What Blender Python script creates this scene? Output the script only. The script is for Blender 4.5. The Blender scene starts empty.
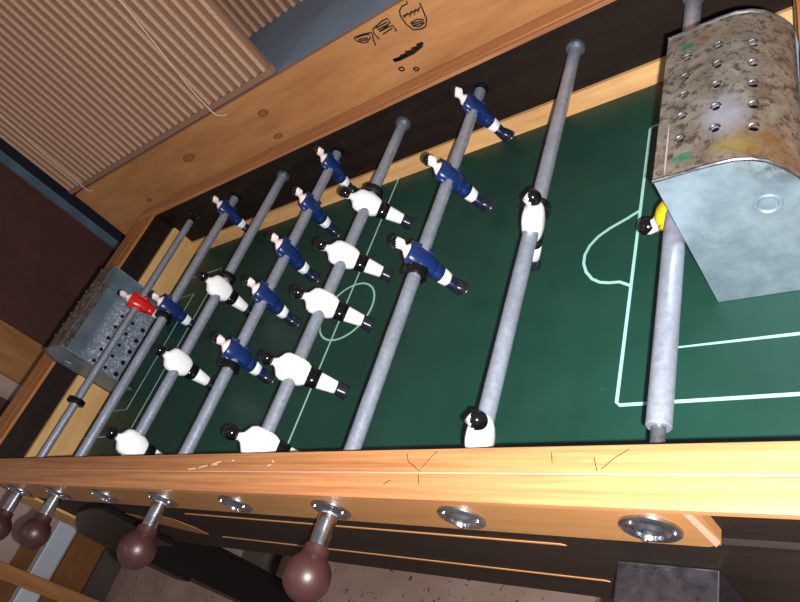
import bpy, bmesh, math, random
from mathutils import Vector, Matrix
random.seed(7)
C = bpy.context.scene.collection
scene = bpy.context.scene
ZO = 0.72                      # height of the playing field above the room floor
PI = math.pi

# ------------------------------------------------------------ camera
R = [[0.7563181414014674, 0.28647108149581924, -0.5881472506555189],
     [-0.16038427328107613, -0.7903980871963727, -0.5912256325975868],
     [-0.6342395082862081, 0.5414842409737619, -0.5518469560538846]]
CAM = Vector((1.3708841, -0.1973765, 0.5007675 + ZO))
cd = bpy.data.cameras.new('camera')
cd.sensor_width = 36.0
cd.lens = 656.8186 / 800 * 36.0
cd.clip_start = 0.01
cam = bpy.data.objects.new('camera', cd)
C.objects.link(cam)
right, down, fwd = Vector(R[0]), Vector(R[1]), Vector(R[2])
mw = Matrix.Identity(4)
for i in range(3):
    mw[i][0] = right[i]; mw[i][1] = -down[i]; mw[i][2] = -fwd[i]; mw[i][3] = CAM[i]
cam.matrix_world = mw
scene.camera = cam

# ------------------------------------------------------------ world, lights, exposure
w = bpy.data.worlds.new('World'); scene.world = w; w.use_nodes = True
w.node_tree.nodes['Background'].inputs[0].default_value = (0.85, 0.90, 1.0, 1)
w.node_tree.nodes['Background'].inputs[1].default_value = 0.20

def point_light(name, loc, power, radius, color):
    l = bpy.data.lights.new(name, 'POINT'); l.energy = power; l.shadow_soft_size = radius; l.color = color
    o = bpy.data.objects.new(name, l); C.objects.link(o); o.location = loc
    return o
# the phone's flash, a couple of centimetres from the lens
point_light('phone_flash', CAM + right * 0.017 + down * 0.012, 52.0, 0.004, (1.0, 0.985, 0.97))
# unseen fill light, added overhead to soften the flash's falloff
point_light('fill_light', (0.3, -0.6, 1.75 + ZO), 8.0, 0.06, (1.0, 0.93, 0.85))

scene.view_settings.view_transform = 'Standard'
scene.view_settings.look = 'None'
scene.view_settings.exposure = 0.0
scene.view_settings.gamma = 1.0
scene.view_settings.use_curve_mapping = False

# ------------------------------------------------------------ materials
def srgb(r, g, b):
    f = lambda c: (c / 255 / 12.92) if c / 255 <= 0.04045 else ((c / 255 + 0.055) / 1.055) ** 2.4
    return (f(r), f(g), f(b), 1)

class NT:
    def __init__(s, name):
        s.m = bpy.data.materials.new(name); s.m.use_nodes = True
        s.t = s.m.node_tree; s.b = s.t.nodes['Principled BSDF']
        s.tc = s.t.nodes.new('ShaderNodeTexCoord')
    def n(s, kind, **kw):
        x = s.t.nodes.new(kind)
        for k, v in kw.items(): setattr(x, k, v)
        return x
    def l(s, a, b): s.t.links.new(a, b)
    def mapping(s, scale, rot=(0, 0, 0), loc=(0, 0, 0), src='Object'):
        mp = s.n('ShaderNodeMapping'); mp.inputs['Scale'].default_value = scale
        mp.inputs['Rotation'].default_value = rot; mp.inputs['Location'].default_value = loc
        s.l(s.tc.outputs[src], mp.inputs[0]); return mp.outputs[0]
    def noise(s, vec, scale, detail=4, rough=0.6, dist=0.0):
        x = s.n('ShaderNodeTexNoise'); x.inputs['Scale'].default_value = scale; x.inputs['Detail'].default_value = detail
        x.inputs['Roughness'].default_value = rough; x.inputs['Distortion'].default_value = dist
        s.l(vec, x.inputs['Vector']); return x.outputs['Fac']
    def ramp(s, fac, stops):
        x = s.n('ShaderNodeValToRGB'); e = x.color_ramp.elements
        while len(e) < len(stops): e.new(0.5)
        for k, (p, c) in enumerate(stops): e[k].position = p; e[k].color = c
        s.l(fac, x.inputs[0]); return x.outputs[0]
    def mix(s, fac, a, b, mode='MIX'):
        x = s.n('ShaderNodeMix', data_type='RGBA', blend_type=mode)
        for sock, v in ((x.inputs['Factor'], fac), (x.inputs['A'], a), (x.inputs['B'], b)):
            pass
        ins = [i for i in x.inputs if i.enabled or True]
        def put(i, v):
            if hasattr(v, 'is_output') or isinstance(v, bpy.types.NodeSocket): s.l(v, i)
            else: i.default_value = v
        put(x.inputs[0], fac); put(x.inputs[6], a); put(x.inputs[7], b)
        return x.outputs[2]
    def bump(s, fac, strength, dist=0.002):
        x = s.n('ShaderNodeBump'); x.inputs['Strength'].default_value = strength; x.inputs['Distance'].default_value = dist
        s.l(fac, x.inputs['Height']); s.l(x.outputs[0], s.b.inputs['Normal'])
    def spot(s, centre, radii, lo=0.8, hi=1.0):
        """1 inside an ellipse round centre (object coordinates), 0 outside"""
        v = s.n('ShaderNodeVectorMath', operation='SUBTRACT'); s.l(s.tc.outputs['Object'], v.inputs[0]); v.inputs[1].default_value = centre
        d = s.n('ShaderNodeVectorMath', operation='DIVIDE'); s.l(v.outputs[0], d.inputs[0]); d.inputs[1].default_value = radii
        ln = s.n('ShaderNodeVectorMath', operation='LENGTH'); s.l(d.outputs[0], ln.inputs[0])
        mr = s.n('ShaderNodeMapRange'); mr.inputs[1].default_value = lo; mr.inputs[2].default_value = hi
        mr.inputs[3].default_value = 1; mr.inputs[4].default_value = 0
        s.l(ln.outputs['Value'], mr.inputs[0]); return mr.outputs[0]
    def mul(s, a, b):
        x = s.n('ShaderNodeMath', operation='MULTIPLY')
        for i, v in enumerate((a, b)):
            if isinstance(v, bpy.types.NodeSocket): s.l(v, x.inputs[i])
            else: x.inputs[i].default_value = v
        return x.outputs[0]
    def set(s, color=None, rough=None, metal=None, spec=None, coat=None):
        for k, v in (('Base Color', color), ('Roughness', rough), ('Metallic', metal), ('Specular IOR Level', spec), ('Coat Weight', coat)):
            if v is None: continue
            if isinstance(v, bpy.types.NodeSocket): s.l(v, s.b.inputs[k])
            else: s.b.inputs[k].default_value = v

def plain(name, col, rough=0.5, metal=0.0, spec=0.5, coat=0.0, var=0.10, scale=60, bump=0.0):
    t = NT(name); v = t.mapping((1, 1, 1)); f = t.noise(v, scale, 3)
    c2 = tuple(x * (1 - var) for x in col[:3]) + (1,); c1 = tuple(min(1, x * (1 + var)) for x in col[:3]) + (1,)
    t.set(t.ramp(f, [(0.3, c2), (0.7, c1)]), rough, metal, spec, coat)
    if bump: t.bump(f, bump, 0.001)
    return t.m

def wood(name, c_dark, c_mid, c_light, axis='x', rough=0.4, spec=0.4, coat=0.0, scale=1.0, stretch=14, knots=()):
    t = NT(name)
    sc = {'x': (1, stretch, stretch), 'y': (stretch, 1, stretch), 'z': (stretch, stretch, 1)}[axis]
    v = t.mapping(tuple(a * scale for a in sc))
    f = t.noise(v, 2.2, 5, 0.6, 1.2); g = t.noise(v, 9.0, 6, 0.7, 0.2)
    col = t.ramp(f, [(0.25, c_dark), (0.5, c_mid), (0.75, c_light)])
    col = t.mix(0.35, col, t.ramp(g, [(0.35, c_dark), (0.65, c_light)]))
    for (cen, rad) in knots:
        ring = t.spot(cen, rad, 0.93, 1.0); inner = t.spot(cen, rad, 0.66, 0.9)
        dk = tuple(x * 0.45 for x in c_dark[:3]) + (1,); md = tuple(x * 0.92 for x in c_dark[:3]) + (1,)
        col = t.mix(ring, col, dk); col = t.mix(inner, col, md)
    t.set(col, rough, 0, spec, coat)
    t.bump(g, 0.08, 0.0006)
    return t.m

M = {}
M['rail'] = wood('varnished_pine', srgb(128, 74, 42), srgb(172, 110, 66), srgb(200, 142, 90), 'x', 0.47, 0.9, 0.0, 0.7, 34)
M['rail_y'] = wood('varnished_pine_end', srgb(140, 84, 46), srgb(172, 108, 60), srgb(188, 128, 76), 'y', 0.38, 0.4, 0.10, 1.0, 22)
M['slat'] = wood('pale_slat', srgb(144, 98, 54), srgb(154, 108, 64), srgb(164, 118, 72), 'x', 0.5, 0.3, 0.0, 1.0, 8)
M['banking'] = wood('raw_pine', srgb(170, 116, 70), srgb(205, 158, 102), srgb(220, 178, 122), 'x', 0.6, 0.25, 0, 1.0, 10)
M['banking_y'] = wood('raw_pine_end', srgb(185, 138, 84), srgb(210, 166, 108), srgb(222, 184, 126), 'y', 0.6, 0.25, 0, 1.0, 6)
M['plywood'] = wood('plywood_board', srgb(148, 98, 58), srgb(176, 120, 74), srgb(190, 136, 88), 'x', 0.6, 0.25, 0, 1.0, 5,
                    [((0.209, 0.66, 0.1777), (0.021, 0.05, 0.0085)), ((0.4673, 0.66, 0.186), (0.014, 0.05, 0.0075)), ((0.4541, 0.66, 0.1337), (0.013, 0.05, 0.006)),
                     ((-0.02, 0.66, 0.135), (0.012, 0.05, 0.005))])
M['plank'] = wood('brown_plank', srgb(104, 68, 36), srgb(128, 86, 48), srgb(146, 100, 58), 'y', 0.6, 0.25, 0, 1.0, 5)
M['plank_z'] = wood('tan_upright', srgb(150, 98, 54), srgb(184, 128, 78), srgb(200, 146, 94), 'z', 0.6, 0.25, 0, 1.0, 6)
M['dark'] = wood('dark_stained_wood', srgb(22, 16, 14), srgb(32, 24, 20), srgb(42, 31, 26), 'x', 0.55, 0.15, 0.0, 1.0, 10)
M['dark_y'] = wood('dark_stained_wood_end', srgb(22, 16, 14), srgb(32, 24, 20), srgb(42, 31, 26), 'y', 0.55, 0.15, 0.0, 1.0, 10)
M['scratch'] = plain('bare_wood_scratch', srgb(228, 196, 150), 0.6)
M['post'] = wood('pale_post', srgb(172, 126, 76), srgb(186, 140, 88), srgb(198, 154, 102), 'z', 0.6, 0.2, 0, 1.0, 6)
M['edge_highlight'] = plain('pale_edge_highlight', srgb(196, 152, 130), 0.4)  # pale colour standing in for light caught on wood edges
M['groove'] = plain('bare_wood_groove', srgb(190, 130, 78), 0.6)
M['black'] = plain('black_paint', srgb(12, 11, 11), 0.4, 0, 0.35, 0.0)
M['gloss'] = plain('scuffed_gloss_black', srgb(34, 30, 34), 0.3, 0, 0.6, 0.0, var=0.5, scale=120)
M['rubber'] = plain('black_rubber', srgb(14, 14, 15), 0.3, 0, 0.5)
M['line'] = plain('pale_green_line_paint', srgb(150, 196, 188), 0.5, var=0.08, scale=90)
M['dark_brown'] = wood('dark_brown_panel', srgb(78, 50, 46), srgb(90, 58, 52), srgb(102, 68, 58), 'z', 0.7, 0.2, 0, 1.0, 2)  # the panel's and post's own dark brown
M['blue_wall'] = plain('blue_grey_paint', srgb(128, 144, 162), 0.7, var=0.12, scale=6)
M['pink_wall'] = plain('pinkish_plaster', srgb(196, 170, 158), 0.8, var=0.08, scale=8)
M['trim_blue'] = plain('faded_blue_trim', srgb(96, 122, 138), 0.6, var=0.2, scale=14)
M['trim_red'] = plain('faded_red_trim', srgb(120, 70, 66), 0.6)
M['navy_board'] = plain('dark_navy_board', srgb(30, 36, 50), 0.7, var=0.2, scale=10)
M['white_bar'] = plain('white_painted_metal', srgb(205, 215, 228), 0.4, var=0.06, scale=10)
M['handle'] = plain('brown_plastic', srgb(58, 32, 30), 0.4, 0, 0.5, 0.0, var=0.12, scale=40)
M['string'] = plain('white_string', srgb(206, 186, 166), 0.8)
M['ink'] = plain('black_marker', srgb(24, 20, 22), 0.6)
M['hole'] = plain('dark_hole', srgb(14, 13, 13), 0.9)
M['grey_block'] = plain('grey_block', srgb(84, 74, 66), 0.7)

def mk_field():
    t = NT('green_playing_field'); v = t.mapping((1, 1, 1)); f = t.noise(v, 3.0, 4, 0.6); vs = t.mapping((9, 1.4, 1)); g = t.noise(vs, 1.6, 4, 0.6)
    c = t.ramp(f, [(0.3, srgb(8, 48, 38)), (0.7, srgb(12, 62, 49))])
    c = t.mix(t.ramp(g, [(0.56, (0, 0, 0, 1)), (0.72, (0.35, 0.35, 0.35, 1))]), c, srgb(7, 46, 37))
    s = t.noise(v, 170, 2, 0.5)
    c = t.mix(t.ramp(s, [(0.79, (0, 0, 0, 1)), (0.81, (0.5, 0.5, 0.5, 1))]), c, srgb(120, 160, 140))
    t.set(c, t.ramp(t.noise(v, 12, 4), [(0.3, (0.42,) * 3 + (1,)), (0.7, (0.54,) * 3 + (1,))]), 0, 0.6)
    return t.m
M['field'] = mk_field()

def mk_steel(name, a, b, rough=0.42, metal=0.85, scale=160, rust=0.0):
    t = NT(name); v = t.mapping((1, 1, 1)); f = t.noise(v, scale, 5, 0.7); g = t.noise(v, scale / 8, 4, 0.6)
    c = t.mix(0.5, t.ramp(f, [(0.3, a), (0.7, b)]), t.ramp(g, [(0.35, a), (0.65, b)]))
    if rust:
        r = t.noise(v, 26, 5, 0.7); c = t.mix(t.ramp(r, [(0.55, (0, 0, 0, 1)), (0.72, (rust,) * 3 + (1,))]), c, srgb(96, 70, 44))
    t.set(c, t.ramp(f, [(0.3, (rough - 0.08,) * 3 + (1,)), (0.7, (rough + 0.1,) * 3 + (1,))]), metal, 0.5)
    t.bump(f, 0.15, 0.0004)
    return t.m
M['rod'] = mk_steel('galvanised_tube', srgb(150, 157, 172), srgb(186, 192, 208), 0.36, 0.62)
M['rod_dark'] = mk_steel('worn_dark_tube', srgb(86, 88, 92), srgb(122, 126, 132), 0.46, 0.75)
M['chrome'] = mk_steel('chrome', srgb(190, 192, 196), srgb(225, 226, 230), 0.18, 1.0, 60)
M['pewter'] = mk_steel('dull_chrome', srgb(150, 152, 158), srgb(190, 192, 198), 0.28, 1.0, 60)

def mk_side():
    t = NT('galvanised_side_plate'); v = t.mapping((1, 1, 1)); f = t.noise(v, 34, 5, 0.65, 0.6); g = t.noise(v, 300, 2)
    c = t.ramp(f, [(0.3, srgb(116, 134, 146)), (0.7, srgb(152, 170, 180))])
    r = t.noise(v, 60, 6, 0.7)
    band = t.spot((1.312, 0.208, 0.150), (0.045, 0.05, 0.028), 0.5, 1.1)
    c = t.mix(t.mul(band, t.ramp(r, [(0.45, (0, 0, 0, 1)), (0.6, (0.8,) * 3 + (1,))])), c, srgb(66, 56, 52))
    t.set(c, 0.5, 0.55, 0.5); t.bump(g, 0.1, 0.0004)
    return t.m
M['side'] = mk_side()
def mk_cover():
    t = NT('rusty_galvanised_cover'); v = t.mapping((1, 1, 1)); f = t.noise(v, 46, 6, 0.7, 0.4); g = t.noise(v, 120, 5, 0.75)
    c = t.ramp(f, [(0.3, srgb(96, 84, 72)), (0.55, srgb(130, 120, 108)), (0.75, srgb(150, 144, 136))])
    c = t.mix(t.ramp(g, [(0.50, (0, 0, 0, 1)), (0.60, (0.9,) * 3 + (1,))]), c, srgb(70, 56, 44))
    n = t.noise(v, 60, 5, 0.7)
    for cen, rad, col, a in [((1.287, 0.226, 0.158), (0.036, 0.030, 0.05), srgb(118, 82, 42), 0.9), ((1.268, 0.225, 0.16), (0.02, 0.012, 0.03), srgb(150, 132, 50), 0.6),
                             ((1.262, 0.262, 0.16), (0.022, 0.032, 0.03), srgb(158, 160, 176), 0.8),
                             ((1.285, 0.285, 0.16), (0.008, 0.045, 0.03), srgb(86, 62, 44), 0.7), ((1.25, 0.375, 0.16), (0.03, 0.018, 0.03), srgb(124, 100, 74), 0.6)]:
        c = t.mix(t.mul(t.mul(t.spot(cen, rad, 0.35, 1.0), t.ramp(n, [(0.35, (0.4,) * 3 + (1,)), (0.6, (1, 1, 1, 1))])), a), c, col)
    for cen, rad in [((1.2300, 0.3735, 0.16), (0.0075, 0.006, 0.01)), ((1.2335, 0.2250, 0.16), (0.009, 0.0055, 0.01))]:
        c = t.mix(t.mul(t.spot(cen, rad, 0.7, 1.0), t.ramp(g, [(0.3, (0.2,) * 3 + (1,)), (0.5, (0.9,) * 3 + (1,))])), c, srgb(44, 112, 84))
    c = t.mix(t.mul(t.spot((1.2198, 0.24, 0.16), (0.0007, 0.034, 0.01), 0.8, 1.0), 0.7), c, srgb(205, 196, 184))
    t.set(c, t.ramp(f, [(0.3, (0.62,) * 3 + (1,)), (0.7, (0.42,) * 3 + (1,))]), 0.45, 0.4); t.bump(g, 0.3, 0.0006)
    return t.m
M['cover'] = mk_cover()
def mk_lining():
    t = NT('scratched_grey_steel'); v = t.mapping((1, 1, 1)); f = t.noise(v, 20, 3, 0.5); n = t.n('ShaderNodeTexNoise')
    n.inputs['Scale'].default_value = 60; n.inputs['Distortion'].default_value = 2.5; n.inputs['Detail'].default_value = 3; t.l(v, n.inputs['Vector'])
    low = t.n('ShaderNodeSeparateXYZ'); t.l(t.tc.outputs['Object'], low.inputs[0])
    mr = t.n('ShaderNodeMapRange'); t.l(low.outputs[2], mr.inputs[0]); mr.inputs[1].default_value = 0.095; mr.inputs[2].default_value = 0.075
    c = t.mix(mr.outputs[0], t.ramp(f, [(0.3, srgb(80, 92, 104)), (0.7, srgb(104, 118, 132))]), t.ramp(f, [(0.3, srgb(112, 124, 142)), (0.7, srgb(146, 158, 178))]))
    scr = t.ramp(n.outputs['Fac'], [(0.55, (0, 0, 0, 1)), (0.60, (1, 1, 1, 1)), (0.67, (0, 0, 0, 1))])
    c = t.mix(t.mul(scr, mr.outputs[0]), c, srgb(220, 226, 238))
    t.set(c, 0.4, 0.3, 0.5); return t.m
M['lining'] = mk_lining()

def mk_card(name, crest, valley, x0, pitch):
    t = NT(name); v = t.mapping((1, 1, 1)); f = t.noise(v, 240, 3, 0.6); g = t.noise(v, 5, 3)
    c = t.ramp(f, [(0.35, valley), (0.65, crest)]); c = t.mix(0.3, c, t.ramp(g, [(0.3, valley), (0.7, crest)]))
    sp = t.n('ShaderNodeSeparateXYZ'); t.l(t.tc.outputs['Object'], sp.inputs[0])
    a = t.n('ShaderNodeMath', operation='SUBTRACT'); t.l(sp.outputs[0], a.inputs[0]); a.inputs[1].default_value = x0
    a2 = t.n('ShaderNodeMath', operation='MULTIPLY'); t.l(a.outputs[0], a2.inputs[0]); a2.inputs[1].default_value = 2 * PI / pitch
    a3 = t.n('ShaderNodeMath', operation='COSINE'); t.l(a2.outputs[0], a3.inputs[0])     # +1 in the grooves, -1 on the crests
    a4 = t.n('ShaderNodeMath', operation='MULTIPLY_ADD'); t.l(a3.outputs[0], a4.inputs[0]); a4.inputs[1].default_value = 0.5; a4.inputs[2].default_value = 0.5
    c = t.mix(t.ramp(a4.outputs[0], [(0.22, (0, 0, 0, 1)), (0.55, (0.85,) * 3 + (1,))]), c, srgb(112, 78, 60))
    t.set(c, 0.85, 0, 0.15); return t.m
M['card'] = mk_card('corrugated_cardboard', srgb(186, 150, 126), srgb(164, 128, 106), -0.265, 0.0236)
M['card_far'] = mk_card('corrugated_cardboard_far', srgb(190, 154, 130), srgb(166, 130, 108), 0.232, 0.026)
M['card_flat'] = plain('flat_cardboard', srgb(140, 102, 82), 0.85, var=0.08, scale=200)
def mk_floor():
    t = NT('speckled_concrete'); v = t.mapping((1, 1, 1)); f = t.noise(v, 6, 5, 0.6); s = t.noise(v, 70, 3, 0.5)
    c = t.ramp(f, [(0.3, srgb(150, 122, 110)), (0.7, srgb(176, 148, 136))])
    c = t.mix(t.ramp(s, [(0.64, (0, 0, 0, 1)), (0.69, (0.85,) * 3 + (1,))]), c, srgb(70, 46, 42))
    t.set(c, 0.8, 0, 0.3); return t.m
M['floor'] = mk_floor()
# figures
M['skin'] = plain('pale_unpainted_figure', srgb(236, 216, 214), 0.35)
M['hair'] = plain('glossy_black_paint', srgb(12, 12, 14), 0.14, 0, 0.6)
M['blue'] = plain('blue_paint', srgb(20, 42, 92), 0.3, 0, 0.5)
M['navy'] = plain('navy_paint', srgb(16, 28, 62), 0.3, 0, 0.5)
M['white'] = plain('white_paint', srgb(240, 240, 240), 0.3, 0, 0.5, var=0.02)
M['red'] = plain('red_paint', srgb(206, 34, 30), 0.25, 0, 0.5)
M['yellow'] = plain('yellow_paint', srgb(232, 196, 20), 0.3, 0, 0.5)
M['sole'] = plain('dark_boot_paint', srgb(30, 34, 44), 0.25, 0, 0.5)

# ------------------------------------------------------------ mesh helpers
def obj(name, bm, mat, parent=None, smooth=False, loc=None):
    me = bpy.data.meshes.new(name); bmesh.ops.recalc_face_normals(bm, faces=bm.faces[:]); bm.to_mesh(me); bm.free()
    me.materials.append(mat)
    if smooth:
        for p in me.polygons: p.use_smooth = True
        me.set_sharp_from_angle(angle=math.radians(35))
    o = bpy.data.objects.new(name, me); C.objects.link(o)
    if parent: o.parent = parent
    else: o.location = (0, 0, ZO)
    if loc: o.location = loc
    return o
def box(bm, x0, x1, y0, y1, z0, z1, bev=0.0, seg=2):
    vs = [bm.verts.new((x, y, z)) for x in (x0, x1) for y in (y0, y1) for z in (z0, z1)]
    fs = [(0, 1, 3, 2), (4, 6, 7, 5), (0, 4, 5, 1), (2, 3, 7, 6), (0, 2, 6, 4), (1, 5, 7, 3)]
    F = [bm.faces.new([vs[i] for i in f]) for f in fs]
    if bev:
        es = list({e for f in F for e in f.edges})
        bmesh.ops.bevel(bm, geom=es, offset=bev, segments=seg, profile=0.5, affect='EDGES')
def BX(*a, **k):
    bm = bmesh.new(); box(bm, *a, **k); return bm
def prism(pts, a0, a1, axis='y', bm=None):
    """pts = polygon in the plane across axis, extruded from a0 to a1"""
    bm = bm or bmesh.new()
    def P(u, v, a): return {'y': (u, a, v), 'x': (a, u, v), 'z': (u, v, a)}[axis]
    A = [bm.verts.new(P(u, v, a0)) for u, v in pts]; B = [bm.verts.new(P(u, v, a1)) for u, v in pts]
    bm.faces.new(A); bm.faces.new(B[::-1]); n = len(pts)
    for i in range(n): bm.faces.new([A[i], B[i], B[(i + 1) % n], A[(i + 1) % n]])
    return bm
def lathe(prof, bm=None, seg=24, axis='y', cen=(0, 0, 0)):
    """prof = (along, radius)"""
    bm = bm or bmesh.new(); rings = []
    def P(a, u, v):
        p = {'y': (u, a, v), 'z': (u, v, a), 'x': (a, u, v)}[axis]; return (p[0] + cen[0], p[1] + cen[1], p[2] + cen[2])
    for a, r in prof:
        if r < 1e-6: rings.append([bm.verts.new(P(a, 0, 0))])
        else: rings.append([bm.verts.new(P(a, r * math.cos(2 * PI * k / seg), r * math.sin(2 * PI * k / seg))) for k in range(seg)])
    for A, B in zip(rings, rings[1:]):
        for k in range(seg):
            a0, a1, b0, b1 = A[k % len(A)], A[(k + 1) % len(A)], B[k % len(B)], B[(k + 1) % len(B)]
            vs = []
            for q in (a0, a1, b1, b0):
                if q not in vs: vs.append(q)
            if len(vs) > 2: bm.faces.new(vs)
    for Rg in (rings[0], rings[-1]):
        if len(Rg) > 2: bm.faces.new(Rg)
    return bm
def tube(pts, r, bm=None, seg=8):
    bm = bm or bmesh.new(); rings = []; P = [Vector(p) for p in pts]
    for i, p in enumerate(P):
        t = (P[min(i + 1, len(P) - 1)] - P[max(i - 1, 0)]).normalized()
        a = t.cross(Vector((0.13, 0.95, 0.3))).normalized(); b = t.cross(a)
        rings.append([bm.verts.new(p + a * r * math.cos(2 * PI * k / seg) + b * r * math.sin(2 * PI * k / seg)) for k in range(seg)])
    for A, B in zip(rings, rings[1:]):
        for k in range(seg): bm.faces.new([A[k], A[(k + 1) % seg], B[(k + 1) % seg], B[k]])
    bm.faces.new(rings[0]); bm.faces.new(rings[-1][::-1]); return bm
def ribbon(pts, wd, z, bm=None, plane='xy', closed=False, th=0.0005):
    """painted line: flat ribbon with a little thickness; pts 2-D in plane, z the other coordinate"""
    bm = bm or bmesh.new(); n = len(pts); L = []
    for i in range(n):
        p0 = pts[(i - 1) % n if closed else max(i - 1, 0)]; p1 = pts[(i + 1) % n if closed else min(i + 1, n - 1)]
        dx, dy = p1[0] - p0[0], p1[1] - p0[1]; d = math.hypot(dx, dy) or 1; nx, ny = -dy / d * wd / 2, dx / d * wd / 2
        def P(u, v, a): return (u, v, z + a) if plane == 'xy' else (u, z - a, v)
        x, y = pts[i]
        L.append([bm.verts.new(P(x + nx, y + ny, 0)), bm.verts.new(P(x + nx, y + ny, th)), bm.verts.new(P(x - nx, y - ny, th)), bm.verts.new(P(x - nx, y - ny, 0))])
    m = n if closed else n - 1
    for i in range(m):
        A, B = L[i], L[(i + 1) % n]
        for k in range(4): bm.faces.new([A[k], A[(k + 1) % 4], B[(k + 1) % 4], B[k]])
    if not closed: bm.faces.new(L[0]); bm.faces.new(L[-1][::-1])
    return bm
def loft(secs, bm=None, seg=20, pw=2.0):
    """secs = (z, rx, ry, cx): superelliptic sections"""
    bm = bm or bmesh.new(); rings = []
    for z, rx, ry, cx in secs:
        if rx < 1e-6: rings.append([bm.verts.new((cx, 0, z))]); continue
        rg = []
        for k in range(seg):
            a = 2 * PI * k / seg; c, s_ = math.cos(a), math.sin(a)
            rg.append(bm.verts.new((cx + rx * math.copysign(abs(c) ** (2 / pw), c), ry * math.copysign(abs(s_) ** (2 / pw), s_), z)))
        rings.append(rg)
    for A, B in zip(rings, rings[1:]):
        for k in range(seg):
            vs = []
            for q in (A[k % len(A)], A[(k + 1) % len(A)], B[(k + 1) % len(B)], B[k % len(B)]):
                if q not in vs: vs.append(q)
            if len(vs) > 2: bm.faces.new(vs)
    for Rg in (rings[0], rings[-1]):
        if len(Rg) > 2: bm.faces.new(Rg)
    return bm
def thing(name, label, cat, loc=(0, 0, 0), group=None):
    o = bpy.data.objects.new(name, None); o.empty_display_size = 0.05; C.objects.link(o)
    o.location = (loc[0], loc[1], loc[2] + ZO); o['label'] = label; o['category'] = cat
    if group: o['group'] = group
    return o
def tag(o, label, cat, group=None):
    o['label'] = label; o['category'] = cat
    if group: o['group'] = group
    return o
def struct(o): o['kind'] = 'structure'; return o

def cut(o, cb, smooth=False):
    """drill the shapes in cb out of the mesh of o"""
    me = bpy.data.meshes.new('c'); bmesh.ops.recalc_face_normals(cb, faces=cb.faces[:]); cb.to_mesh(me); cb.free()
    k = bpy.data.objects.new('c', me); C.objects.link(k); k.parent = o
    md = o.modifiers.new('b', 'BOOLEAN'); md.operation = 'DIFFERENCE'; md.object = k; md.solver = 'EXACT'
    bpy.context.view_layer.update()
    new = bpy.data.meshes.new_from_object(o.evaluated_get(bpy.context.evaluated_depsgraph_get()))
    o.modifiers.clear(); o.data = new; bpy.data.objects.remove(k)
W = 0.604      # width of the field
ZT = 0.125     # top of the rails
ZR = 0.0833    # rod axis
S = 0.15       # rod spacing
X0, X1 = 0.04, 1.31
MX = 0.675

# ------------------------------------------------------------ the room
FZ = -ZO
struct(obj('floor', BX(-0.95, 3.2, -1.6, 1.75, FZ - 0.05, FZ), M['floor']))
struct(obj('wall_left', BX(-1.03, -0.95, -1.6, 1.75, FZ - 0.05, 1.9), M['pink_wall']))
struct(obj('wall_back', BX(-0.95, 3.2, 1.75, 1.83, FZ - 0.05, 1.9), M['blue_wall']))
struct(obj('baseboard_left', BX(-0.95, -0.925, -1.6, 0.5, FZ, FZ + 0.085), M['grey_block']))

# ------------------------------------------------------------ foosball table
# origin of the parts' coordinates: field surface under the outer left end of the near wall
T = thing('foosball_table', 'wooden table football table with green field, varnished rails and metal goal covers', 'foosball table', (0, 0, 0))
# keep parts in field coordinates: the empty sits on the floor below the table's middle
T.location = (MX, W / 2, 0)
def tp(name, bm, mat, parent=None, smooth=False):
    o = obj(name, bm, mat, parent or T, smooth)
    if parent is None: o.location = (-MX, -W / 2, ZO)
    return o
pitch = tp('playing_field', BX(X0, X1, 0, W, -0.012, 0.0), M['field'])
# painted lines
cl = 0.682
obj('centre_line', ribbon([(cl, 0.018), (cl, W - 0.018)], 0.0026, 0), M['line'], pitch)
bm = bmesh.new()
ribbon([(0.69 + 0.052 * math.cos(a * PI / 24), 0.296 + 0.052 * math.sin(a * PI / 24)) for a in range(48)], 0.0030, 0.0001, bm, closed=True)
obj('centre_circle', bm, M['line'], pitch)
for sx in (1, -1):
    lw = 0.0033 if sx > 0 else 0.0022
    xb, xs, xe = MX + sx * 0.451, MX + sx * (0.4925 if sx > 0 else 0.5114), MX + sx * 0.625
    bm = bmesh.new()
    ribbon([(xe, 0.1069), (xb + sx * 0.003, 0.1069), (xb, 0.1099), (xb, W - 0.1099), (xb + sx * 0.003, W - 0.1069), (xe, W - 0.1069)], lw, 0, bm); obj('penalty_area_line', bm, M['line'], pitch); bm = bmesh.new()
    ribbon([(xe, 0.1633), (xs, 0.1633), (xs, W - 0.1633), (xe, W - 0.1633)], lw, 0, bm); obj('goal_area_line', bm, M['line'], pitch)
    if sx > 0:
        arc = [(1.1262, 0.3545), (1.112, 0.3465), (1.0928, 0.3375), (1.080, 0.3285), (1.0715, 0.3175), (1.0672, 0.3045), (1.0678, 0.291), (1.0725, 0.278), (1.081, 0.266), (1.0909, 0.2590), (1.101, 0.2560), (1.113, 0.2545), (1.1185, 0.251), (1.1262, 0.2462)]
        obj('penalty_arc', ribbon(arc, lw, 0.0001), M['line'], pitch)

# side walls
def rodholes(y0, y1, r=0.0094):
    cb = bmesh.new()
    for n in range(1, 9): lathe([(y0, r), (y1, r)], cb, 20, 'y', (n * S, 0, ZR))
    return cb
cut(tp('side_wall', BX(0.03, 1.39, W, 0.642, -0.10, 0.1195), M['dark']), rodholes(W - 0.01, 0.66))
cut(tp('side_wall', BX(0.036, 1.39, -0.029, 0.0, -0.10, 0.1195), M['dark']), rodholes(-0.05, 0.02))
tp('end_wall', BX(0.028, X0, 0.0005, W - 0.0005, -0.10, 0.1195), M['dark_y'])
tp('end_wall', BX(X1, 1.39, 0.0005, W - 0.0005, -0.10, 0.1195), M['dark_y'])
tp('underside', BX(X0, X1, 0, W, -0.03, -0.0125), M['dark'])
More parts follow.
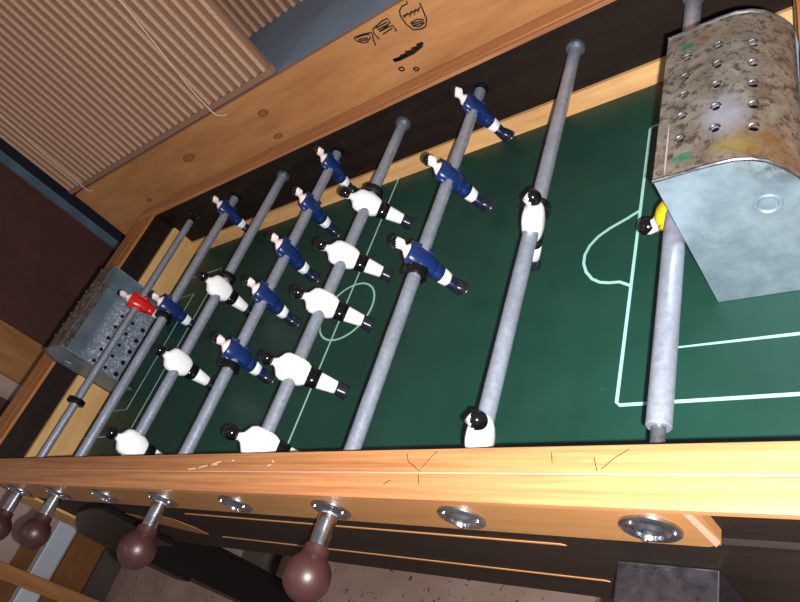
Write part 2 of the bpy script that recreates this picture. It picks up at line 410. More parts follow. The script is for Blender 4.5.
# rails: near one in two strips with a fine groove
nr = prism([(0.001, 0.1195), (0.001, 0.1255), (0.0003, 0.1262), (-0.0190, 0.1262), (-0.0192, 0.1258), (-0.0192, 0.1195)], -0.041, 1.391, 'x')
tp('rail', nr, M['rail'])
nr = prism([(-0.0203, 0.1185), (-0.0203, 0.1258), (-0.0212, 0.1261), (-0.0385, 0.1256), (-0.0408, 0.1238), (-0.0408, 0.1180), (-0.030, 0.1180)], -0.041, 1.391, 'x')
tp('rail', nr, M['rail'])
tp('rail_highlight_strip', BX(-0.040, 1.390, -0.02025, -0.01925, 0.119, 0.12605), M['edge_highlight'])  # catch-light of the rail's chamfer, painted as a thin pale strip
tp('rail', BX(-0.041, 1.391, W - 0.001, 0.6125, 0.1195, 0.1252, bev=0.0008), M['rail'])
tp('rail_edge', BX(-0.041, 1.391, 0.6132, 0.643, 0.1195, 0.1257, bev=0.001), M['rail'])
for (a, b, c_, d) in ((-0.041, 0.012, 0.013, 0.041), (1.309, 1.335, 1.336, 1.391)):
    tp('rail', BX(a, b, 0.0012, W - 0.0012, 0.1196, 0.1256, bev=0.001), M['rail_y'])
    tp('rail_edge', BX(c_, d, 0.0012, W - 0.0012, 0.1196, 0.1252, bev=0.0008), M['rail_y'])
# banking strips along the sides and sills at the ends
tp('banking_strip', prism([(W, 0.0001), (W, 0.022), (W - 0.006, 0.022), (W - 0.020, 0.0001)], 0.053, 1.297, 'x'), M['banking'])
tp('banking_strip', prism([(0, 0.0001), (0, 0.022), (0.006, 0.022), (0.020, 0.0001)], 0.053, 1.297, 'x'), M['banking'])
for sx in (1, -1):
    f = lambda x: (MX + sx * (MX - x)) if sx < 0 else x
    q = (lambda x: x) if sx > 0 else (lambda x: 2 * MX - x)
    pr = [(q(0.0405), 0.0001), (q(0.0405), 0.073), (q(0.050), 0.073), (q(0.0525), 0.070), (q(0.0528), 0.0001)]
    for (a, b) in ((0.0005, 0.2065), (0.3985, W - 0.0005)):
        tp('end_sill', prism(pr, a, b, 'y'), M['banking_y'])
# pale slat with the bushings, dark apron below
sl = prism([(0.100, 0.118), (0.100, 0.060), (0.104, 0.055), (1.2270, 0.055), (1.2360, 0.060), (1.2385, 0.068), (1.2385, 0.118)], -0.036, -0.0292, 'y')
cut(tp('front_slat', sl, M['slat']), rodholes(-0.05, 0.0))
ap = tp('apron', BX(0.036, 1.386, -0.0335, -0.0292, -0.10, 0.0545), M['dark'])
for (z0, xa, xb) in ((0.031, 0.572, 1.114), (-0.048, 0.556, 1.116)):
    obj('inlay_line', prism([(xa, z0 - 0.0012), (xa + 0.004, z0 + 0.0016), (xb - 0.004, z0 + 0.0016), (xb, z0 - 0.0012)], -0.0341, -0.0336, 'y'), M['groove'], ap)
# light lens-shaped inlay
lens = [(0.386, 0.012), (0.42, 0.005), (0.455, 0.012), (0.49, 0.013), (0.512, 0.004), (0.528, -0.022), (0.530, -0.044), (0.50, -0.042), (0.44, -0.022), (0.40, -0.004)]
obj('wooden_inlay', prism(lens, -0.0343, -0.0336, 'y'), M['plank'], ap)
# pale upright edging the left end
tp('corner_post', BX(0.036, 0.147, -0.0385, -0.0342, -0.0995, 0.054, bev=0.001), M['post'])
# legs: curved shoulders and straight posts
lp = [(0.20, 0.050), (0.165, 0.020), (0.12, -0.015), (0.05, -0.055), (-0.005, -0.10), (-0.035, -0.15), (-0.040, -0.19), (-0.020, -0.25), (-0.002, -0.34), (0.0, FZ + 0.0005), (0.055, FZ + 0.0005), (0.06, -0.20), (0.10, -0.12), (0.28, -0.102), (0.30, 0.050)]
def legmesh(q, y0, y1):
    bm = prism([(q(x), z) for x, z in lp], y0, y1, 'y')
    return bm
for q in (lambda x: x, lambda x: 2 * MX - x):
    for (a, b) in ((-0.0385, -0.0342), (0.6425, 0.647)):
        pass
    # near legs stand on the front face, the post is 8 cm deep
    bm = bmesh.new()
    up = [(q(0.0), FZ + 0.0005), (q(0.055), FZ + 0.0005), (q(0.055), -0.1005), (q(0.0), -0.1005)]
    prism(up, -0.034, 0.047, 'y', bm)
    shoulder = [(0.35, 0.045), (0.29, 0.030), (0.235, 0.014), (0.186, -0.010), (0.140, -0.032), (0.09, -0.060), (0.045, -0.086), (0.018, -0.107), (0.006, -0.140), (0.0, -0.19), (0.0, -0.36), (0.05, -0.36), (0.07, -0.22), (0.14, -0.15), (0.36, -0.099), (0.38, 0.045)]
    if q(0) == 0:
        prism([(q(x), z) for x, z in shoulder], -0.042, -0.0345, 'y', bm)
    tp('leg', bm, M['black'])
    bm = bmesh.new(); prism(up, W - 0.047, W + 0.034, 'y', bm); tp('leg', bm, M['black'])
# thin worn edge of the left leg's bracket
# metal bracket at the right end of the apron
br = tp('coin_box', BX(1.145, 1.219, -0.115, -0.0336, -0.14, 0.006, bev=0.0012), M['gloss'])
bm = BX(1.1458, 1.2182, -0.0352, -0.0345, 0.0058, 0.0064)
for k in range(22):
    x = 1.147 + 0.040 * random.random(); z = -0.0360 - 0.0045 * random.random(); l = 0.001 + 0.005 * random.random()
    box(bm, x, x + l, z, z + 0.0004, 0.0058, 0.0063)
obj('scratched_edge', bm, M['pewter'], br)
tp('slat_end_strip', prism([(1.2285, 0.1165), (1.2325, 0.1165), (1.2372, 0.066), (1.2325, 0.0575)], -0.0368, -0.0361, 'y'), M['edge_highlight'])  # bright chamfer at the slat's end, its highlight put into the colour

# bushings on both long sides
def flange(nx, side, hollow):
    bm = bmesh.new()
    y = -0.0362 if side < 0 else 0.6425
    d = -1 if side < 0 else 1
    prof = [(y, 0.0200), (y + d * 0.0018, 0.0200), (y + d * 0.0030, 0.0185), (y + d * 0.0030, 0.0130), (y + d * 0.0052, 0.0105)]
    if hollow: prof += [(y + d * 0.0052, 0.0098)]
    else: prof += [(y + d * 0.0052, 0.0088), (y + d * 0.0028, 0.0080), (y + d * 0.0028, 0.0)]
    lathe(prof, bm, 28, 'y', (nx, 0, ZR))
    f = tp('bushing', bm, M['pewter'], smooth=True)
    for k in range(3):
        bm = bmesh.new()
        a = PI / 2 + 0.5 + k * 2 * PI / 3
        lathe([(y + d * 0.003, 0.0026), (y + d * 0.0046, 0.0022), (y + d * 0.005, 0.0)], bm, 10, 'y', (nx + 0.0158 * math.cos(a), 0, ZR + 0.0158 * math.sin(a)))
        obj('screw', bm, M['chrome'], f, smooth=True)
BLUE_SIDE = (1, 2, 4, 6)
for n in range(1, 9):
    flange(n * S, -1, n in BLUE_SIDE)
    # inner far bushing, a low collar round the rod on the dark wall
    rr = 0.0112 if n in (2, 4, 6) else 0.0128
    bm = lathe([(W - 0.0045, 0.0094), (W - 0.0045, rr - 0.0008), (W - 0.0005, rr), (W - 0.0005, 0.0094)], seg=24, axis='y', cen=(n * S, 0, ZR))
    tp('inner_bushing', bm, M['rod_dark'] if n not in (1, 2, 4, 6) else M['rubber'], smooth=True)

# goal covers
def sheet(prof, th, y0, y1, bm=None):
    """curved sheet: prof (x,z) offset inwards by th"""
    bm = bm or bmesh.new(); n = len(prof); inn = []
    for i, (x, z) in enumerate(prof):
        a, b = prof[max(i - 1, 0)], prof[min(i + 1, n - 1)]; dx, dz = b[0] - a[0], b[1] - a[1]; d = math.hypot(dx, dz)
        inn.append((x + dz / d * th, z - dx / d * th))
    return prism(prof + inn[::-1], y0, y1, 'y', bm)
cols_x = [1.2302, 1.2560, 1.2812]; rows_y = [(0.3549, 0.3552, 0.3477), (0.3271, 0.3276, 0.3201), (0.3021, 0.3006, 0.2928), (0.2748, 0.2721, 0.2667), (0.2461, 0.2460, 0.2404)]
def goal(right):
    q = (lambda x: x) if right else (lambda x: 2 * MX - x)
    g = bpy.data.objects.new('goal_cover', None); C.objects.link(g); g.parent = T; g.location = (-MX, -W / 2, ZO)
    G0, G1 = 0.208, 0.397
    top = [(1.211, 0.160), (1.224, 0.1600), (1.240, 0.1605), (1.256, 0.1605), (1.270, 0.1595), (1.280, 0.1560), (1.289, 0.1500), (1.297, 0.1400), (1.303, 0.1300), (1.306, 0.1215)]
    P = [(q(x), z) for x, z in top]
    th = 0.0012 if right else -0.0012
    bm = sheet(P, th, G0 - 0.001, G1 + 0.001)
    cov = obj('cover_sheet', bm, M['cover'], g, smooth=True)
    # the drilled holes
    cb = bmesh.new()
    for r in range(5):
        for c in range(3):
            lathe([(0.140, 0.0001), (0.140, 0.0031), (0.170, 0.0031), (0.170, 0.0001)], cb, 14, 'z', (q(cols_x[c]), rows_y[r][c], 0))
    cut(cov, cb)
    # raised lips punched round the holes, higher on the side facing the far wall
    for r in range(5):
        for c in range(3):
            cx, cy = cols_x[c], rows_y[r][c]; zc = [0.1600, 0.1605, 0.1555][c]
            pts = []
            for k in range(0, 13):
                a = PI * k / 12
                pts.append((q(cx + 0.0037 * math.cos(a)), cy + 0.0034 * math.sin(a), zc + 0.0004 + 0.0012 * math.sin(a)))
            obj('hole_lip', tube(pts, 0.0009, None, 6), M['pewter'], g, smooth=True)
    side = [(1.211, 0.0005), (1.211, 0.1588)] + [(x, z - 0.0012) for x, z in top[1:]] + [(1.3055, 0.074), (1.2975, 0.074), (1.2972, 0.0005)]
    for (y0, y1) in ((G0, G0 + 0.0012), (G1 - 0.0012, G1)):
        bm = prism([(q(x), z) for x, z in side], y0, y1, 'y')
        sp = obj('side_plate', bm, M['side'], g)
        if y0 == G0:
            eb = lathe([(G0 - 0.0001, 0.0102), (G0 - 0.0016, 0.0094), (G0 - 0.0016, 0.0078), (G0 - 0.0004, 0.0066), (G0 - 0.0012, 0.003), (G0 - 0.0013, 0.0)], seg=28, axis='y', cen=(q(1.2784), 0, 0.1076))
            obj('stamped_ring', eb, M['side'], g, smooth=True)
    # rolled rims where cover and sides meet
    for y in (G0 - 0.0012, G1 + 0.0012):
        obj('rim', tube([(q(x), y, z) for x, z in top], 0.0015, seg=8), M['pewter'], g, smooth=True)
    # perforated back lining inside the goal
    lb = [(1.3085, 0.1195), (1.3070, 0.110), (1.3020, 0.085), (1.2975, 0.060), (1.2955, 0.0008)]
    bm = sheet([(q(x), z) for x, z in lb], -0.001 if right else 0.001, G0 + 0.0015, G1 - 0.0015)
    bk = obj('back_lining', bm, M['lining'], g)
    hb = bmesh.new()
    for r in range(5):
        for (zz, xx) in ((0.012, 1.2950), (0.038, 1.2957), (0.064, 1.2975)):
            yy = 0.246 + r * 0.0275
            rr = 0.0050 if zz < 0.02 else 0.0040
            lathe([(q(xx + 0.006), rr), (q(xx - 0.006), rr)], hb, 16, 'x', (0, yy, zz))
    cut(bk, hb)
    return g
goal(True); goal(False)

# ------------------------------------------------------------ players
FIG = {}
def figure_meshes():
    def mk(name, bm, mat, sm=True, sub=0):
        for v in bm.verts:
            if v.co.z < -0.02: v.co.z = -0.02 + (v.co.z + 0.02) * 0.87
        me = bpy.data.meshes.new(name); bmesh.ops.recalc_face_normals(bm, faces=bm.faces[:]); bm.to_mesh(me); bm.free(); me.materials.append(mat)
        for p in me.polygons: p.use_smooth = sm
        return me
    # body facing +x: one continuous surface from crown to soles
    body = [(0.0430, 0, 0, 0), (0.0424, 0.0035, 0.0032, 0), (0.0402, 0.0064, 0.0056, 0.0001), (0.0372, 0.0076, 0.0066, 0.0003), (0.0335, 0.0076, 0.0064, 0.0007), (0.0300, 0.0066, 0.0055, 0.0012),
            (0.0272, 0.0046, 0.0044, 0.0006), (0.0245, 0.0044, 0.0048, 0), (0.0215, 0.0056, 0.0090, 0), (0.0185, 0.0070, 0.0120, 0), (0.010, 0.0090, 0.0125, 0), (0.0, 0.0100, 0.0125, 0), (-0.012, 0.0090, 0.0110, 0),
            (-0.020, 0.0075, 0.0095, 0), (-0.034, 0.0068, 0.0085, 0), (-0.048, 0.0060, 0.0075, 0), (-0.060, 0.0055, 0.0068, 0.0), (-0.068, 0.0060, 0.0068, 0.0012), (-0.0745, 0.0078, 0.0074, 0.0022), (-0.0755, 0.0, 0, 0.002)]
    bm = loft(body, seg=20)
    for v in bm.verts:   # a nose, a brow and a chin
        x, y, z = v.co
        if x > 0.004 and abs(y) < 0.0022 and 0.031 < z < 0.036: v.co.x += 0.0018
        if x > 0.004 and abs(y) < 0.003 and 0.0285 < z < 0.031: v.co.x += 0.0006
    FIG['body'] = mk('player_figure', bm, M['skin'])
    for s_, nm in ((-1, 'eye_a'), (1, 'eye_b')):
        bm = bmesh.new()
        bmesh.ops.create_uvsphere(bm, u_segments=8, v_segments=6, radius=0.0008, matrix=Matrix.Translation((0.0076, s_ * 0.0024, 0.0355)))
        FIG[nm] = mk('eye', bm, M['hair'])
    def cap(r, tilt):
        bm = bmesh.new(); bmesh.ops.create_uvsphere(bm, u_segments=20, v_segments=14, radius=1.0)
        kill = [v for v in bm.verts if (v.co.x * math.cos(tilt) - v.co.z * math.sin(tilt)) > 0.28]
        bmesh.ops.delete(bm, geom=kill, context='VERTS')
        for v in bm.verts: v.co = Vector((v.co.x * r * 1.02, v.co.y * r * 0.94, v.co.z * r + 0.0362))
        return bm
    FIG['hair'] = mk('hair', cap(0.0083, 0.75), M['hair'])
    FIG['hair_full'] = mk('hair', cap(0.0092, 0.35), M['hair'])
    # slim shirt with arms held at the sides
    bm = loft([(0.0205, 0.0058, 0.0084, 0), (0.0195, 0.0070, 0.0110, 0), (0.0165, 0.0086, 0.0138, 0), (0.008, 0.0102, 0.0148, 0), (-0.002, 0.0112, 0.0146, 0), (-0.012, 0.0104, 0.0130, 0), (-0.022, 0.0092, 0.0112, 0), (-0.0235, 0.0080, 0.0100, 0)], seg=22, pw=2.3)
    for s_ in (-1, 1):
        loft([(0, 0, 0, 0)] + [], bm) if False else None
        arm = [Vector((0, s_ * 0.0132, 0.0180)), Vector((0.0015, s_ * 0.0152, 0.0080)), Vector((0.004, s_ * 0.0150, -0.003)), Vector((0.0075, s_ * 0.0125, -0.011))]
        tube(arm, 0.0036, bm, 10)
    FIG['shirt'] = mk('shirt', bm, M['blue'])
    # broad round shirt
    bm = loft([(0.0265, 0.0044, 0.0050, 0), (0.0235, 0.0052, 0.0062, 0), (0.0205, 0.0076, 0.0115, 0), (0.0180, 0.0094, 0.0160, 0), (0.0130, 0.0112, 0.0184, 0), (0.0030, 0.0120, 0.0188, 0), (-0.006, 0.0116, 0.0180, 0), (-0.0125, 0.0104, 0.0160, 0), (-0.0170, 0.0092, 0.0130, 0), (-0.0190, 0.0080, 0.0110, 0), (-0.0195, 0.0070, 0.0095, 0)], seg=24, pw=2.5)
    FIG['shirt_wide'] = mk('shirt', bm, M['white'])
    FIG['shorts_blue'] = mk('shorts', loft([(-0.0200, 0.0080, 0.0100, 0), (-0.0225, 0.0090, 0.0110, 0), (-0.0350, 0.0084, 0.0102, 0), (-0.0362, 0.0070, 0.0088, 0)], seg=20, pw=2.4), M['blue'])
    FIG['shorts_black'] = mk('shorts', loft([(-0.0160, 0.0080, 0.0110, 0), (-0.0190, 0.0104, 0.0136, 0), (-0.0310, 0.0098, 0.0122, 0), (-0.0350, 0.0076, 0.0094, 0)], seg=20, pw=2.6), M['hair'])
    FIG['thigh'] = mk('thighs', loft([(-0.0340, 0.0072, 0.0090, 0), (-0.0360, 0.0080, 0.0098, 0), (-0.0480, 0.0074, 0.0090, 0), (-0.0492, 0.0062, 0.0078, 0)], seg=20, pw=2.8), M['white'])
    FIG['sock_navy'] = mk('socks', loft([(-0.0485, 0.0062, 0.0078, 0), (-0.0495, 0.0068, 0.0084, 0), (-0.0600, 0.0066, 0.0078, 0), (-0.0640, 0.0070, 0.0080, 0.001)], seg=20, pw=2.4), M['navy'])
    FIG['sock_white'] = mk('socks', loft([(-0.0325, 0.0070, 0.0088, 0), (-0.0350, 0.0088, 0.0106, 0), (-0.0600, 0.0068, 0.0082, 0), (-0.0615, 0.0060, 0.0070, 0)], seg=20, pw=2.4), M['white'])
    boot = [(-0.0600, 0.0064, 0.0072, 0), (-0.0615, 0.0074, 0.0080, 0.0006), (-0.0670, 0.0084, 0.0084, 0.0016), (-0.0740, 0.0096, 0.0088, 0.0026), (-0.0775, 0.0096, 0.0088, 0.0026), (-0.0782, 0.0080, 0.0074, 0.0024)]
    FIG['boot'] = mk('boots', loft(boot, seg=20, pw=2.8), M['sole'])
    FIG['boot_black'] = mk('boots', loft(boot, seg=20, pw=2.8), M['hair'])
    FIG['trim'] = mk('sole_trim', loft([(-0.0752, 0.0096, 0.0090, 0.0026), (-0.0756, 0.0099, 0.0092, 0.0026), (-0.0764, 0.0099, 0.0092, 0.0026), (-0.0768, 0.0096, 0.0090, 0.0026)], seg=20, pw=2.8), M['pewter'])
    for c in ('red', 'yellow'):
        FIG['shirt_' + c] = FIG['shirt'].copy(); FIG['shirt_' + c].materials[0] = M[c]
        FIG['shorts_' + c] = FIG['shorts_blue'].copy(); FIG['shorts_' + c].materials[0] = M[c]
figure_meshes()
KIT = {'blue': ('hair', 'eye_a', 'eye_b', 'shirt', 'shorts_blue', 'thigh', 'sock_navy', 'boot', 'trim'),
       'white': ('hair_full', 'eye_a', 'eye_b', 'shirt_wide', 'shorts_black', 'sock_white', 'boot'),
       'red': ('hair', 'eye_a', 'eye_b', 'shirt_red', 'shorts_red', 'thigh', 'boot_black'),
       'yellow': ('hair_full', 'eye_a', 'eye_b', 'shirt_yellow', 'shorts_black', 'sock_white', 'boot_black')}
NAMES = {'hair': 'hair', 'hair_full': 'hair', 'eye_a': 'eye', 'eye_b': 'eye', 'thigh': 'shorts_hem', 'boot': 'boots', 'boot_black': 'boots', 'trim': 'sole_trim'}
def player(kind, rod, y):
    o = bpy.data.objects.new('player_figure', FIG['body']); C.objects.link(o); o.parent = rod
    o.location = (0, y - W / 2, 0); o.rotation_euler = (0, 0, 0 if kind in ('blue', 'red') else PI)
    for k in KIT[kind]:
        nm = NAMES.get(k) or k.split('_')[0].replace('sock', 'socks').replace('sockss', 'socks')
        c = bpy.data.objects.new(nm, FIG[k]); C.objects.link(c); c.parent = o
    return o

# ------------------------------------------------------------ rods
RODS = {  # n: (kind, rotation deg (head towards -x), players y, rubber rings y, label)
    1: ('red', 14, (0.357,), (0.133,), 'steel rod with the single red goalkeeper figure, over the left goal'),
    2: ('blue', 0, (0.317, 0.561), (0.297,), 'steel rod with two blue defenders, next to the red goalkeeper rod'),
    3: ('white', 4, (0.040, 0.180, 0.327), (0.352,), 'steel rod with three white-shirted figures, left of the five blue midfielders'),
    4: ('blue', -3, (0.178, 0.280, 0.368, 0.468, 0.566), (0.156,), 'steel rod carrying five blue midfield figures'),
    5: ('white', 34, (0.033, 0.134, 0.236, 0.320, 0.421), (0.444,), 'steel rod carrying five white-shirted figures tilted with feet to the right'),
    6: ('blue', 15, (0.273, 0.416, 0.559), (0.252,), 'steel rod carrying three blue figures, in the right half of the field'),
    7: ('white', -27, (0.031, 0.285), (0.305,), 'steel rod with two white-shirted defenders, their black hair facing up'),
    8: ('yellow', 118, (0.256,), (), 'thick worn steel rod with the yellow goalkeeper under the rusty goal cover')}
for n, (kind, ang, ys, rings, label) in RODS.items():
    rod = thing('foosball_rod', label, 'foosball rod', (n * S, W / 2, ZR), 'foosball rods across the table')
    rod.rotation_euler = (0, math.radians(-ang), 0)
    near_handle = n in BLUE_SIDE
    r = 0.0082 if n not in (1, 8) else (0.0068 if n == 1 else 0.0092)
    y0 = (-0.074 if near_handle else (-0.0385 if n != 8 else 0.036)) - W / 2
    y1 = (0.584 if n == 1 else (0.655 if not near_handle else 0.600)) - W / 2
    if near_handle:
        y1 = 0.598 - W / 2 if n != 1 else 0.582 - W / 2
    if n == 8: y1 = 0.655 - W / 2
    bm = lathe([(y0, r - 0.001), (y0 + 0.001, r), (y1 - 0.001, r), (y1, r - 0.001)], seg=24, axis='y')
    obj('tube', bm, M['rod'], rod, smooth=True)
    if n == 8:
        obj('inner_rod', lathe([(-0.035 - W / 2, 0.0052), (0.036 - W / 2, 0.0052)], seg=20, axis='y'), M['rod_dark'], rod, smooth=True)
    if near_handle:
        obj('inner_rod', lathe([(y1, 0.0052), (0.640 - W / 2, 0.0052)], seg=16, axis='y'), M['rubber'], rod, smooth=True)
        hp = [(-0.0715, 0.0), (-0.0715, 0.0105), (-0.0725, 0.0118), (-0.0790, 0.0122)]
        cyy, rb = -0.0990, 0.0218
        for k in range(0, 19):
            a = math.radians(38 + k * (180 - 38) / 18)
            hp.append((cyy + rb * math.cos(a), max(rb * math.sin(a), 0.0)))
        hp[-1] = (cyy - rb, 0.0)
        obj('handle', lathe([(a - W / 2, b) for a, b in hp], seg=32, axis='y'), M['handle'], rod, smooth=True)
        obj('chrome_sleeve', lathe([(a - W / 2, b) for a, b in [(-0.0712, 0.0083), (-0.0712, 0.0090), (-0.0430, 0.0090), (-0.0425, 0.0083)]], seg=24, axis='y'), M['chrome'], rod, smooth=True)
    for y in ys: player(kind, rod, y)
    for y in rings:
        yy = y - W / 2; rr = 0.0152
        bm = lathe([(yy - 0.0055, r), (yy - 0.0055, rr - 0.003), (yy - 0.004, rr), (yy - 0.0010, rr), (yy, rr - 0.0016), (yy + 0.0010, rr), (yy + 0.004, rr), (yy + 0.0055, rr - 0.003), (yy + 0.0055, r)], seg=28, axis='y')
        obj('rubber_ring', bm, M['rubber'], rod, smooth=True)

# ------------------------------------------------------------ bench with plywood front behind the table
B = thing('storage_bench', 'low bench behind the table, knotty plywood front with black marker doodles', 'bench', (0.75, 0.9, FZ))
def bp_(name, bm, mat, parent=None):
    o = obj(name, bm, mat, parent or B)
    if parent is None: o.location = (-0.75, -0.9, -FZ)
    return o
fp = bp_('front_panel', BX(-0.229, 2.4, 0.660, 0.672, FZ + 0.0005, 0.231, bev=0.0008), M['plywood'])
bp_('bench_top', BX(-0.20, 2.38, 0.6725, 1.30, 0.215, 0.229), M['blue_wall'])
bp_('end_panel', BX(-0.20, -0.18, 0.6725, 1.30, FZ + 0.0005, 0.2145), M['blue_wall'])
bp_('end_panel', BX(2.36, 2.38, 0.6725, 1.30, FZ + 0.0005, 0.2145), M['blue_wall'])
STROKES = [[[0.7339, 0.221], [0.751, 0.2189], [0.7646, 0.2152], [0.7652, 0.2116], [0.7607, 0.204], [0.7577, 0.1937]], [[0.7339, 0.221], [0.7344, 0.215], [0.7396, 0.2079], [0.7486, 0.2051], [0.7587, 0.2083], [0.76, 0.2142], [0.7464, 0.2179], [0.7378, 0.219]], [[0.7384, 0.2153], [0.7548, 0.2103]], [[0.7377, 0.2123], [0.7529, 0.2079]], [[0.7697, 0.1993], [0.7684, 0.2132], [0.7722, 0.2178], [0.7932, 0.2214], [0.8033, 0.2208], [0.8035, 0.2144], [0.7952, 0.2107], [0.7783, 0.2098]], [[0.777, 0.217], [0.7997, 0.2164]], [[0.7776, 0.2134], [0.7983, 0.2124]], [[0.7783, 0.2098], [0.7921, 0.2091], [0.8036, 0.208], [0.8044, 0.198], [0.8001, 0.1992]], [[0.7806, 0.2037], [0.8009, 0.2046]], [[0.8243, 0.2145], [0.8282, 0.2217], [0.836, 0.2253], [0.8456, 0.2247], [0.8468, 0.2285]], [[0.8243, 0.2145], [0.8242, 0.1989], [0.8288, 0.187], [0.8406, 0.1825], [0.8492, 0.1828], [0.8569, 0.1912], [0.8603, 0.2048], [0.8628, 0.217]], [[0.8274, 0.2098], [0.8365, 0.2128], [0.8367, 0.2065], [0.8449, 0.2129], [0.8444, 0.2055], [0.8513, 0.2126], [0.8516, 0.2063], [0.8588, 0.2117]], [[0.8276, 0.2122], [0.8384, 0.2109], [0.8557, 0.2097]], [[0.832, 0.198], [0.8438, 0.1981], [0.8522, 0.1937], [0.8501, 0.1886], [0.8419, 0.1865], [0.8322, 0.1916], [0.832, 0.198]], [[0.8324, 0.1962], [0.8494, 0.1921]], [[0.8331, 0.1927], [0.8489, 0.1892]]]
THICK = [[[0.7672, 0.1598], [0.7806, 0.1583], [0.7839, 0.1602], [0.7935, 0.1588], [0.7941, 0.1619], [0.8062, 0.1592], [0.8068, 0.1623], [0.8178, 0.1607], [0.8183, 0.1638], [0.8293, 0.1625]], [[0.7679, 0.1584], [0.781, 0.1565], [0.8056, 0.1561], [0.8258, 0.16]]]
SMALL = [[[0.767, 0.1441], [0.7723, 0.1444], [0.775, 0.1402], [0.7725, 0.1379], [0.7672, 0.1387], [0.7654, 0.1421], [0.767, 0.1441]], [[0.7883, 0.133], [0.7938, 0.1331], [0.7966, 0.1297], [0.7941, 0.1274], [0.7892, 0.1284], [0.7883, 0.133]]]
bm = bmesh.new()
for s in STROKES: ribbon(s, 0.0022, 0.6599, bm, 'xz', th=0.0003)
for s in THICK: ribbon(s, 0.0052, 0.6599, bm, 'xz', th=0.0003)
for s in SMALL: ribbon(s, 0.0028, 0.6599, bm, 'xz', th=0.0003)
obj('marker_drawing', bm, M['ink'], fp)

# corrugated cardboard
def corrugated(x0, x1, y, z0, z1, pitch, amp, band):
    bm = bmesh.new(); xs = []; n = int((x1 - x0) / pitch * 12)
    for i in range(n + 1): xs.append(x0 + (x1 - x0) * i / n)
    f = lambda x: -amp * (0.5 - 0.5 * math.cos(2 * PI * (x - x0) / pitch))
    front = [(x, y + f(x) - 0.0015) for x in xs]; backp = [(x, y + 0.0025) for x in xs]
    prism(front + backp[::-1], z0 + band, z1, 'z', bm)
    return bm
cb = thing('corrugated_cardboard', 'large sheet of brown corrugated cardboard standing on the bench, vertical ridges', 'cardboard', (0.135, 0.682, 0.2325))
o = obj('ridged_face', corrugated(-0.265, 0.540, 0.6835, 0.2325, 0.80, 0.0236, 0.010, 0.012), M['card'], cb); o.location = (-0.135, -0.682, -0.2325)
o = obj('bottom_edge', BX(-0.262, 0.540, 0.6735, 0.687, 0.2325, 0.2444), M['card_flat'], cb); o.location = (-0.135, -0.682, -0.2325)
for pts, lab in (([(0.3944, 0.6655, 0.50), (0.3944, 0.6655, 0.4653), (0.3881, 0.6655, 0.4237), (0.3800, 0.6655, 0.3767), (0.3680, 0.6655, 0.3177), (0.3620, 0.6655, 0.2763), (0.3630, 0.664, 0.2500), (0.3700, 0.658, 0.2320), (0.3800, 0.6560, 0.2225), (0.3962, 0.6560, 0.2180)], 'thin white string hanging down the middle of the cardboard'),
                 ([(-0.155, 0.6655, 0.54), (-0.1592, 0.6655, 0.4664), (-0.1700, 0.6655, 0.3865), (-0.1751, 0.6655, 0.3061), (-0.1735, 0.6655, 0.2594), (-0.1700, 0.660, 0.2357), (-0.1600, 0.657, 0.2240), (-0.1476, 0.6570, 0.2200)], 'thin white string hanging near the left edge of the cardboard')):
    # smooth the path
    P = [Vector(p) for p in pts]; Q = []
    for i in range(len(P) - 1):
        p0, p1, p2, p3 = P[max(i - 1, 0)], P[i], P[i + 1], P[min(i + 2, len(P) - 1)]
        for k in range(6):
            t = k / 6; Q.append(0.5 * ((2 * p1) + (p2 - p0) * t + (2 * p0 - 5 * p1 + 4 * p2 - p3) * t * t + (3 * p1 - p0 - 3 * p2 + p3) * t ** 3))
    Q.append(P[-1]); tag(obj('string', tube(Q, 0.0011, seg=6), M['string'], smooth=True), lab, 'string', 'white strings on the cardboard')
c2 = corrugated(0.232, 0.95, 1.02, 0.2295, 0.80, 0.026, 0.016, 0.0)
o = obj('corrugated_cardboard', c2, M['card_far']); tag(o, 'second cardboard piece with wavy cut bottom edge, standing farther back on the bench', 'cardboard')

# ------------------------------------------------------------ left side of the room
XW = -0.9495
tag(obj('brown_board', BX(XW, -0.925, 0.527, 0.955, FZ + 0.0005, 1.5), M['dark_brown']), 'dark brown upright panel against the wall beyond the left end of the table', 'board')
tag(obj('plywood_sheet', BX(XW, -0.932, 0.386, 0.526, FZ + 0.0005, 1.2), M['plank_z']), 'tan plywood strip standing beside the dark brown panel', 'plywood sheet')
tag(obj('wooden_post', BX(XW, -0.91, 0.20, 0.318, FZ + 0.0005, 1.2), M['dark_brown']), 'dark brown upright post to the near side of the tan plywood strip', 'post')
pc = struct(obj('trim_1', BX(-0.9495, -0.922, 0.956, 0.960, FZ + 0.0005, 1.3), M['trim_red']))
struct(obj('trim_2', BX(-0.9495, -0.9155, 0.9605, 0.988, FZ + 0.0005, 1.3), M['trim_blue']))
tag(obj('square_pipe', BX(-0.812, -0.798, 0.975, 0.990, FZ + 0.0005, 0.125, bev=0.003), M['trim_blue']), 'thin blue-grey upright pipe beside the left end of the plywood bench front', 'pipe')
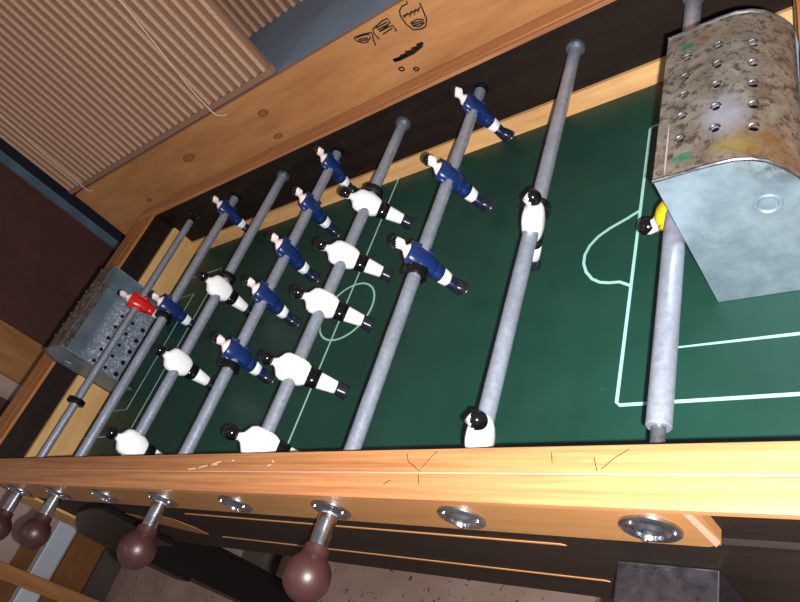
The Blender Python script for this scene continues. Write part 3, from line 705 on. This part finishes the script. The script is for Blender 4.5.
tag(obj('room_divider', BX(-0.9145, -0.21, 0.9885, 1.018, FZ + 0.0005, 1.5), M['navy_board']), 'dark blue board behind the left edge of the cardboard', 'board')
tag(obj('white_bar', BX(XW + 0.026, -0.905, -0.5, 0.19, -0.505, -0.440, bev=0.004), M['white_bar']), 'white metal bar running along the wall low down under the table end', 'bar')
tag(obj('low_plank', BX(XW + 0.026, -0.912, -0.5, 0.19, -0.625, -0.515, bev=0.002), M['plank']), 'brown wooden plank below the white bar', 'plank')
tag(obj('low_plank', BX(XW + 0.026, -0.915, -0.5, 0.05, -0.432, -0.375, bev=0.002), M['plank']), 'narrow brown plank above the white bar', 'plank')
tag(obj('wooden_post', BX(-0.9035, -0.87, -0.135, -0.092, FZ + 0.0005, -0.12, bev=0.003), M['plank_z']), 'brown wooden post in front of the white bar, bottom left', 'post')
tag(obj('floor_block', BX(-0.24, -0.13, 0.06, 0.16, FZ + 0.0005, FZ + 0.05, bev=0.004), M['grey_block']), 'dark grey block on the floor under the table', 'block')

# pencil marks on the near rail
for ss in ([(1.0136, -0.0028), (1.0175, -0.0100), (1.0318, -0.0180), (1.0380, -0.0090), (1.0443, -0.0014)], [(1.1769, -0.0079), (1.1780, -0.0120), (1.1802, -0.0178)], [(1.1828, -0.0164), (1.1910, -0.0085), (1.1999, -0.0025)],
           [(1.0350, -0.0290), (1.0318, -0.0210)], [(1.145, -0.004), (1.147, -0.012)], [(0.925, -0.0205), (0.995, -0.0205)] if False else [(0.9980, -0.0300), (1.0050, -0.0260)]):
    tp('pencil_mark', ribbon(ss, 0.0006, 0.1262, None, 'xy', th=0.0001), M['ink'])
for ss in ([(0.715, -0.0165), (0.728, -0.0140), (0.742, -0.0120), (0.756, -0.0085)], [(0.735, -0.0130), (0.752, -0.0118)], [(0.700, -0.0175), (0.722, -0.0160)], [(0.842, -0.008), (0.846, -0.010)], [(0.838, -0.0135), (0.843, -0.0125)], [(0.775, -0.007), (0.779, -0.008)]):
    tp('rail_scratch', ribbon(ss, 0.0013, 0.1262, None, 'xy', th=0.0001), M['scratch'])
